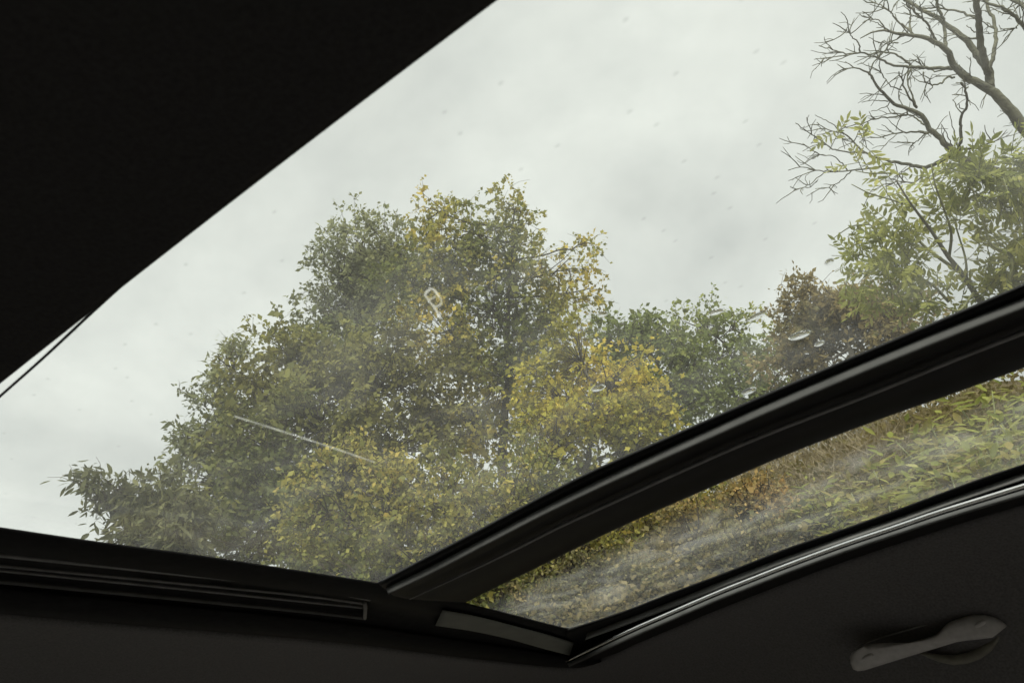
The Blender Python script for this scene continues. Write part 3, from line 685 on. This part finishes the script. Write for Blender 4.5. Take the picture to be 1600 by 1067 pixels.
tree('low_bush', 'low ochre and olive bush filling the left half of the narrow pane', 'bush',
     [(860, 980, 60, 7.6, 1), (930, 930, 60, 7.6, 1), (1000, 900, 60, 7.5, 1), (960, 990, 60, 7.2, 1), (1070, 900, 55, 7.2, 1), (1090, 840, 55, 7.6, 1), (1150, 860, 50, 7.0, 1), (1180, 800, 45, 7.6, .8), (1230, 850, 45, 6.8, 1), (1290, 830, 40, 6.6, .9)],
     [(c[0] * 1.08, c[1] * .95, c[2] * 1.5) for c in GOLDB], (.038, .026), 1000, 28, .10, trunk_r=.03, sprigs=10, sprig_len=.15, colnoise=1.0)
tree('green_tree', 'mid green tree just behind the golden yellow bush', 'tree',
     [(985, 510, 45, 15.5, .9), (960, 540, 45, 15.5, 1), (1030, 530, 50, 15.6, .8), (1010, 590, 75, 15.3, 1.1), (1080, 590, 60, 15.3, 1.0), (1060, 640, 60, 15, 1.0)],
     MIDG, (.09, .06), 380, 24, .18, trunk_r=.11, sprigs=20, sprig_len=.45)
tree('airy_tree', 'small airy green tree with sky showing through left of the red-brown bush', 'tree',
     [(1090, 510, 45, 16.5, .4), (1150, 510, 42, 16.4, .42), (1120, 560, 60, 16.2, .55), (1180, 560, 50, 16, .7), (1150, 620, 60, 15.8, .6), (1210, 600, 45, 15.6, .9)],
     MIDG, (.09, .06), 230, 20, .17, trunk_r=.08, sprigs=20, sprig_len=.45)
tree('red_brown_bush', 'red-brown bush between the airy tree and the lime green tree', 'bush',
     [(1255, 490, 48, 13.5, 1), (1310, 470, 50, 13.3, 1), (1280, 540, 60, 13.1, 1.0), (1350, 500, 55, 13, .9), (1230, 560, 40, 13, .9), (1390, 540, 55, 12.8, .6), (1400, 490, 45, 12.9, .8)],
     BROWN, (.08, .045), 430, 24, .16, trunk_r=.08, sprigs=18, sprig_len=.35)
tree('long_leaved_shrub', 'small dark willow-like shrub with long leaves at the far left end', 'shrub',
     [(143, 758, 24, 10, .9), (165, 785, 26, 10, .9), (205, 782, 30, 10, .9), (255, 778, 34, 10, .9), (230, 820, 45, 9.8, 1.1), (285, 815, 45, 9.8, 1.1), (260, 860, 60, 9.6, 1.0)],
     [tuple(.55 * v for v in c) for c in GREYG], (.105, .032), 260, 18, .12, trunk_r=.05, shape=LANCE, sprigs=10, sprig_len=.2, droop=.7, twig_m=M_TWIG)

# ---- bare tree, limbs traced one by one, each with its own depth
def zb(x, y): return (1150 + x / 3.556, y / 3.556)
SB = 8.2
BR = [
 ([(2150, 1500), (1760, 900), (1600, 710), (1480, 565), (1400, 490), (1290, 440), (1215, 370), (1180, 290), (1130, 245), (1060, 215), (985, 195), (900, 190), (830, 172), (735, 190), (690, 215)], 150, 6),
 ([(1410, 490), (1405, 400), (1350, 320), (1300, 250), (1240, 195), (1160, 130), (1080, 75), (1010, 40), (930, -10), (860, -70)], 55, 14),
 ([(1400, 410), (1380, 330), (1360, 250), (1355, 150), (1345, 60), (1330, -20), (1300, -160)], 42, 30),
 ([(1405, 385), (1435, 290), (1440, 200), (1435, 110), (1400, 50), (1390, -30)], 27, 16),
 ([(1215, 380), (1090, 380), (980, 375), (880, 365), (800, 330), (740, 305), (690, 295), (600, 295), (540, 278), (460, 255)], 26, 5),
 ([(690, 295), (600, 310), (520, 320), (435, 332)], 10, 4),
 ([(690, 290), (680, 240), (640, 200), (615, 165)], 11, 5), ([(625, 182), (560, 176)], 6, 4),
 ([(980, 370), (930, 330), (880, 300), (820, 292), (740, 303)], 14, 8),
 ([(985, 195), (940, 150), (900, 120), (850, 60), (820, 38), (740, 5)], 15, 5), ([(820, 40), (830, -10)], 9, 5),
 ([(980, 190), (965, 130), (970, 70), (945, 20), (940, -20)], 13, 8),
 ([(835, 172), (800, 122), (705, 88)], 10, 4), ([(815, 150), (780, 130), (740, 113)], 7, 4),
 ([(1110, 228), (1090, 180), (1050, 120), (1000, 72), (980, 42)], 15, 10),
 ([(1165, 275), (1160, 180), (1150, 110), (1120, 40), (1115, -30)], 21, 15),
 ([(1340, 216), (1260, 208), (1215, 180)], 13, 9), ([(1335, 105), (1270, 75), (1200, 60), (1120, 45), (1040, 45)], 15, 9),
 ([(1800, 420), (1700, 260), (1600, 150), (1560, 100), (1480, 45), (1400, 20), (1350, -20)], 40, 12), ([(1760, 180), (1600, 40), (1520, -10)], 34, 22),
 ([(1580, 115), (1560, 150), (1525, 177)], 10, 4), ([(1330, 180), (1285, 140)], 8, 4),
 ([(2100, 1560), (1750, 1230), (1600, 1080), (1500, 985), (1400, 930), (1300, 895), (1210, 840), (1130, 770), (1080, 720), (1040, 650), (970, 610), (900, 590), (840, 540), (790, 490), (750, 420), (690, 385), (620, 380), (575, 395)], 110, 5),
 ([(1215, 845), (1130, 900), (1060, 930), (980, 920), (880, 900), (760, 870), (700, 835), (600, 742), (540, 730), (480, 710), (450, 680)], 34, 5),
 ([(600, 742), (520, 680), (440, 640)], 8, 4), ([(585, 720), (590, 780), (605, 830)], 6, 4),
 ([(720, 850), (620, 845), (540, 830), (460, 770), (400, 735), (330, 685)], 12, 5), ([(420, 745), (395, 770)], 5, 3),
 ([(1070, 742), (940, 735), (870, 745), (815, 765)], 15, 6), ([(1050, 745), (1000, 790), (965, 795)], 9, 5),
 ([(950, 640), (840, 655), (760, 665), (700, 690), (665, 720)], 13, 5), ([(1080, 715), (1000, 660), (940, 630), (905, 640), (865, 610)], 15, 5),
 ([(845, 565), (760, 560), (700, 570)], 8, 4), ([(860, 555), (840, 590), (750, 620)], 7, 4),
 ([(880, 900), (780, 930), (650, 945), (560, 955), (440, 945), (360, 930), (290, 947)], 14, 5),
 ([(640, 950), (560, 1020), (500, 1045), (440, 1050)], 9, 4), ([(540, 955), (480, 970), (400, 1030), (320, 1058)], 9, 4), ([(400, 1030), (385, 990), (410, 960)], 5, 3),
 ([(620, 950), (590, 910), (540, 870), (460, 858), (375, 800)], 9, 4), ([(460, 858), (455, 875)], 5, 3),
 ([(1240, 840), (1250, 740), (1250, 660), (1280, 590), (1275, 500), (1250, 460)], 21, 12), ([(1275, 500), (1290, 480)], 8, 5),
 ([(1215, 430), (1170, 432), (1140, 465), (1060, 462), (1040, 400)], 13, 7), ([(1190, 385), (1110, 395), (1040, 370), (1000, 345)], 11, 5),
 ([(1005, 600), (940, 500), (905, 400)], 15, 7), ([(1005, 595), (960, 480), (950, 420), (980, 375)], 12, 7), ([(920, 500), (850, 470), (800, 390)], 9, 4),
 ([(740, 420), (760, 360), (820, 290), (860, 240), (950, 190)], 10, 7), ([(900, 240), (860, 235), (790, 240)], 9, 4),
 ([(1240, 830), (1330, 822), (1400, 800), (1450, 745)], 18, 7), ([(1205, 820), (1150, 700), (1140, 690)], 8, 4), ([(1230, 810), (1185, 620)], 7, 4),
 ([(1060, 935), (1000, 1010), (900, 1010), (830, 1040)], 14, 5), ([(980, 925), (920, 960), (880, 985)], 10, 5),
]
bt_base = np.array([6.4, 4.6, 0.0]); bt_base[2] = float(bank_z(bt_base[:1], bt_base[1:2])[0]) - .1
bare = empty('bare_tree', bt_base, 'bare leafless tree with crooked grey branches at the upper right', 'tree')
for bi, (pts, w0, w1) in enumerate(BR):
    n = len(pts); dz = 0.0
    ph = RNG.random() * 6.28; amp = .12 if bi else .0
    P2 = resample([zb(*p) for p in pts], max(8, 4 * n)); s = np.linspace(0, 1, len(P2))
    dep = SB + (0.35 * (1 if bi % 2 else -1) * s * min(1.0, n / 6)) + amp * np.sin(s * 5 + ph) * s
    P3 = np.array([at(x, y, d) for (x, y), d in zip(P2, dep)])
    P3[1:-1] += RNG.normal(0, .004, (len(P3) - 2, 3))
    px2m = SB / F_PX / 3.556 / 2
    rad = (w0 * (1 - s ** .7) + w1 * s ** .7) * px2m * .76
    if pts[0][0] >= 2100:                    # prolong these two down to the ground
        root_p = bt_base
        mid = P3[0] * .5 + root_p * .5 + np.array([.1, .05, .1])
        ext_ = resample([root_p, mid, P3[0]], 10)[:-1]; P3 = np.concatenate([ext_, P3]); rad = np.r_[np.linspace(.20, rad[0], 9), rad]
    tubes_obj('trunk' if bi == 0 else 'branch', [(P3, rad)], M_BARKG, bare, 8)
    if w0 > 8:                           # short spurs give the twigs their knuckled look
        sp = []
        for _ in range(int(2 + n * .75)):
            k = int(RNG.integers(len(P3) // 2, len(P3) - 1)); td = unit(P3[k] - P3[k-1])
            d = unit(RNG.normal(0, .55, 3) + td * .8 + np.array([-.2, 0, .1])); L = .08 + .20 * RNG.random()
            q = [P3[k]]
            for _s in range(4): d = unit(d + RNG.normal(0, .22, 3)); q.append(q[-1] + d * L / 4)
            sp.append((np.array(q), np.linspace(.0055, .0028, 5)))
            for _f in range(int(RNG.integers(0, 3))):
                b_ = q[int(RNG.integers(1, 4))]; d2 = unit(d + RNG.normal(0, .6, 3)); L2 = .05 + .12 * RNG.random()
                sp.append((np.array([b_, b_ + d2 * L2 * .5 + RNG.normal(0, .008, 3), b_ + d2 * L2]), [.0036, .003, .0022]))
        tubes_obj('twigs', sp, M_BARKG, bare, 4)['kind'] = 'stuff'

# ---- lime green ash-like tree, close on the right, compound leaves
def ze(x, y): return (1150 + x / 2.884, 250 + y / 2.884)
SA = 6.6
ash_base = np.array([4.15, 3.75, 0.0]); ash_base[2] = float(bank_z(ash_base[:1], ash_base[1:2])[0]) - .05
ash = empty('leafy_tree', ash_base, 'lime green leafy tree with thin pale stems close on the right', 'tree')
STEMS = [([(1180, 760), (1070, 590), (1010, 500), (960, 440), (880, 320), (790, 200), (720, 90)], 26, 5),
         ([(1000, 500), (900, 430), (830, 370), (740, 240), (650, 100)], 15, 4), ([(960, 440), (970, 330), (940, 230), (900, 120), (880, 20)], 12, 4),
         ([(1040, 560), (1035, 450), (1000, 330), (960, 200)], 10, 4), ([(1180, 740), (1230, 560), (1240, 430), (1150, 380), (1110, 250), (1060, 120)], 18, 5),
         ([(1230, 560), (1300, 380), (1310, 200), (1290, 60), (1310, -60)], 16, 5), ([(1240, 640), (1400, 420), (1450, 240)], 16, 5),
         ([(830, 370), (700, 330), (600, 290), (560, 240)], 9, 3), ([(790, 210), (700, 180), (600, 150), (520, 110)], 8, 3), ([(960, 640), (880, 560), (760, 500), (600, 440), (470, 400), (420, 380)], 12, 3),
         ([(1070, 600), (1000, 680), (900, 640), (800, 620)], 10, 4), ([(600, 290), (520, 300), (430, 360)], 7, 3), ([(700, 60), (600, 60), (540, 50)], 7, 3), ([(1120, 600), (1150, 480), (1130, 380)], 8, 3)]
tips = []
for k, (pts, w0, w1) in enumerate(STEMS):
    P2 = resample([ze(*p) for p in pts], 5 * len(pts)); s = np.linspace(0, 1, len(P2)); sg = 1 if k % 2 else -1
    P3 = np.array([at(x, y, SA + sg * .35 * t + .1 * math.sin(4*t + k)) for (x, y), t in zip(P2, s)]); px2m = SA / F_PX / 2.884 / 2
    rad = (w0 * (1 - s) + w1 * s) * px2m
    if k == 0:
        ext_ = resample([ash_base, ash_base * .4 + P3[0] * .6 + np.array([.08, 0, -.1]), P3[0]], 9)[:-1]
        P3 = np.concatenate([ext_, P3]); rad = np.r_[np.linspace(.06, rad[0], 8), rad]
    tubes_obj('trunk' if k == 0 else 'branch', [(P3, rad)], M_GTWIG if k else M_BARKG, ash, 7)
    for j in range(len(P3) // 3, len(P3), 2): tips.append(P3[j])
LZ = [(1000, 130, 120, 1.1), (1150, 120, 130, 1.2), (1060, 230, 90, .8), (1280, 130, 120, 1.1), (1250, 300, 90, 1.0), (1290, 420, 110, 1.4), (1180, 480, 80, .8), (640, 120, 70, .55), (700, 250, 90, .55), (560, 80, 60, .35),
      (760, 350, 100, .7), (640, 400, 110, .7), (520, 370, 90, .45), (560, 480, 100, .7), (700, 480, 110, .7), (680, 600, 120, 1.0), (820, 520, 110, .7), (860, 640, 110, .9), (1040, 520, 90, .4), (1180, 580, 100, 1.0), (920, 240, 90, .35), (1020, 390, 70, .3), (1340, 540, 120, 1.3),
      (480, -90, 60, .30), (440, 320, 40, .15), (580, -30, 70, .4), (900, 60, 90, .5), (1330, 20, 110, 1.0), (1420, 250, 120, 1.0)]
leaf_pos, leaf_ax, leaf_n = [], [], []; rachis = []
for (zx, zy, zr, wt) in LZ:
    x, y = ze(zx, zy); c = at(x, y, SA); rad = zr / 2.884 / F_PX * SA
    for _ in range(int(17 * wt * (zr / 90) ** 2)):
        p = c + unit(RNG.normal(0, 1, 3)) * rad * RNG.random() ** .45 * np.array([1, 1.3, 1])
        d = unit(RNG.normal(0, .7, 3) + np.array([0, 0, .35]) + unit(p - c) * .5); Lr = .13 + .10 * RNG.random()
        side_v = unit(np.cross(d, RNG.normal(0, 1, 3))); up_v = np.cross(side_v, d)
        q1 = p + d * Lr * .5; q2 = p + d * Lr - np.array([0, 0, .03]); rachis.append((np.array([p - d * .08, q1, q2]), [.003, .0025, .0015]))
        for k in range(4):
            t = .15 + .22 * k; b = p + d * Lr * t
            for sg in (-1, 1):
                leaf_pos.append(b); leaf_ax.append(unit(side_v * sg + d * .75 + np.array([0, 0, -.35]) + RNG.normal(0, .15, 3))); leaf_n.append(unit(up_v + RNG.normal(0, .25, 3)))
        leaf_pos.append(q2); leaf_ax.append(unit(d + RNG.normal(0, .15, 3))); leaf_n.append(up_v)
leaf_pos, leaf_ax, leaf_n = map(np.array, (leaf_pos, leaf_ax, leaf_n))
tubes_obj('leaf_stalks', rachis, M_GTWIG, ash, 4)['kind'] = 'stuff'
nL = len(leaf_pos); order = RNG.permutation(nL); single, mass = order[:280], order[280:]
LW = .074 * (.7 + .6 * RNG.random(nL))
cl = pal_pick(LIME, .45 + .6 * nz3(leaf_pos, 1.1, 5.0) + RNG.normal(0, .15, nL))
me = leaf_mesh('crown', leaf_pos[mass], leaf_ax[mass], leaf_n[mass], LW[mass], LW[mass] * .36, cl[mass], LANCE, M_THIN)
link(bpy.data.objects.new('crown', me), ash)['kind'] = 'stuff'
M_LIME1 = single_leaf_material('lime_leaf', LIME)
one = leaf_mesh('leaf', np.zeros((1, 3)), np.array([[0, 1., 0]]), np.array([[0, 0, 1.]]), np.array([1.]), np.array([.36]), np.array([[.2, .25, .06]]), LANCE, M_LIME1)
from mathutils import Matrix
def place_leaf(me_, p, ax_, n_, L, parent, name='leaf'):
    o = bpy.data.objects.new(name, me_); COL.objects.link(o)
    ex = np.cross(ax_, n_); ex /= np.linalg.norm(ex); ez = np.cross(ex, ax_)
    o.parent = parent; o.matrix_parent_inverse = parent.matrix_basis.inverted()
    o.matrix_basis = Matrix(((ex[0]*L, ax_[0]*L, ez[0]*L, p[0]), (ex[1]*L, ax_[1]*L, ez[1]*L, p[1]), (ex[2]*L, ax_[2]*L, ez[2]*L, p[2]), (0, 0, 0, 1)))
for i in single: place_leaf(one, leaf_pos[i], leaf_ax[i], leaf_n[i], LW[i], ash)

# ---- undergrowth on the bank: leafy ground cover, dead grass, tall green weeds seen through the narrow pane
def scatter(name, label, cat, n, px_range, py_range, srange, pal, leaf, shape, zr, droop=.2, seed=0, mixn=.5):
    pos = []
    while len(pos) < n:
        x = RNG.uniform(*px_range); y = RNG.uniform(*py_range); r = ray(x, y); r = r / np.linalg.norm(r)
        ss = np.arange(srange[0], srange[1], .12); P = CAM + r * ss[:, None]
        g = bank_z(P[:, 0], P[:, 1]); hit = np.nonzero(P[:, 2] < g)[0]
        if len(hit):
            p = P[hit[0]].copy(); p[2] = g[hit[0]] + RNG.random() ** 1.5 * zr; p[:2] += RNG.normal(0, .1, 2); pos.append(p)
        elif RNG.random() < .02: pos.append(None)
    pos = np.array([p for p in pos if p is not None]); n = len(pos)
    ax_ = unit(RNG.normal(0, 1, (n, 3)) + np.array([0, 0, -droop])); nn = unit(RNG.normal(0, .7, (n, 3)) + np.array([-.3, -.4, .6]))
    cols = pal_pick(pal, .5 + mixn * nz3(pos, .8, seed) + RNG.normal(0, .15, n)) * (.75 + .5 * RNG.random((n, 1)))
    s_ = .6 + .8 * RNG.random(n)
    me = leaf_mesh(name, pos, ax_, nn, leaf[0] * s_, leaf[1] * s_, cols, shape, M_LEAF)
    return tag(link(bpy.data.objects.new(name, me)), label, cat, kind='stuff')
scatter('ground_cover', 'dense olive and brown ground cover over the bank behind the narrow pane', 'undergrowth', 60000, (150, 1800), (640, 1080), (3, 26),
        [(.16, .155, .06), (.22, .20, .085), (.28, .23, .11), (.32, .265, .14), (.38, .32, .18)], (.06, .036), KITE, .6, .2, 2.0)
scatter('dead_grass', 'pale dry grass and bracken on the bank', 'grass', 7000, (1120, 1420), (640, 800), (4, 26),
        [(.28, .24, .15), (.40, .34, .23), (.50, .43, .30)], (.26, .011), KITE, .45, -.9, 4.0)
def weed(px, py, s, h, label, pal, n_leaf=42, L=.17):
    tip = at(px, py, s); b = np.array([tip[0] + .05, tip[1] + .05, 0]); b[2] = float(bank_z(b[:1], b[1:2])[0]) - .05
    o = empty('tall_weed', b, label, 'weed', 'tall yellow-green weeds on the bank' if 'yellow' in label else 'tall green weeds on the bank')
    st = resample([b, b * .5 + tip * .5 + RNG.normal(0, .06, 3), tip], 12)
    tubes_obj('stem', [(st, np.linspace(.012, .004, 12))], M_GTWIG, o, 6)
    n = n_leaf; hh = (tip - b); k = 1 - RNG.random(n) * min(1.0, h / max(.2, np.linalg.norm(hh)))
    pos = b + hh * k[:, None] + RNG.normal(0, .03, (n, 3)); az = RNG.random(n) * 6.283
    ax_ = unit(np.stack([np.cos(az), np.sin(az), RNG.normal(-.05, .35, n)], 1)); nn = unit(RNG.normal(0, .4, (n, 3)) + np.array([-.2, -.4, 1]))
    pos = pos + ax_ * (RNG.random(n) * .25)[:, None]
    cols = pal_pick(pal, .5 + RNG.normal(0, .25, n)); l = L * (.6 + .7 * RNG.random(n))
    me = leaf_mesh('foliage', pos, ax_, nn, l, l * .36, cols, LANCE, M_THIN); link(bpy.data.objects.new('foliage', me), o)
    return o
WD = [(1365, 735, 5.6), (1400, 690, 5.6), (1420, 760, 5.2), (1450, 655, 5.5), (1480, 725, 5.0), (1495, 630, 5.6), (1520, 680, 5.2), (1550, 610, 5.4), (1565, 660, 5.0), (1590, 700, 4.8), (1610, 600, 5.2), (1640, 650, 4.9), (1440, 780, 5.0), (1540, 745, 4.7), (1390, 790, 5.3), (1330, 770, 6.2), (1300, 800, 6.4), (1500, 780, 4.8), (1620, 740, 4.7), (1680, 600, 5.0), (1270, 760, 6.8)]
for k, (x, y, s) in enumerate(WD):
    weed(x, y, s, 1.1, 'tall leafy green weed on the bank seen through the narrow pane' if k % 3 else 'tall pale yellow-green weed on the bank seen through the narrow pane', LIME if k % 3 else [(.28, .27, .09), (.38, .34, .12), (.46, .39, .15)], 240, .092)
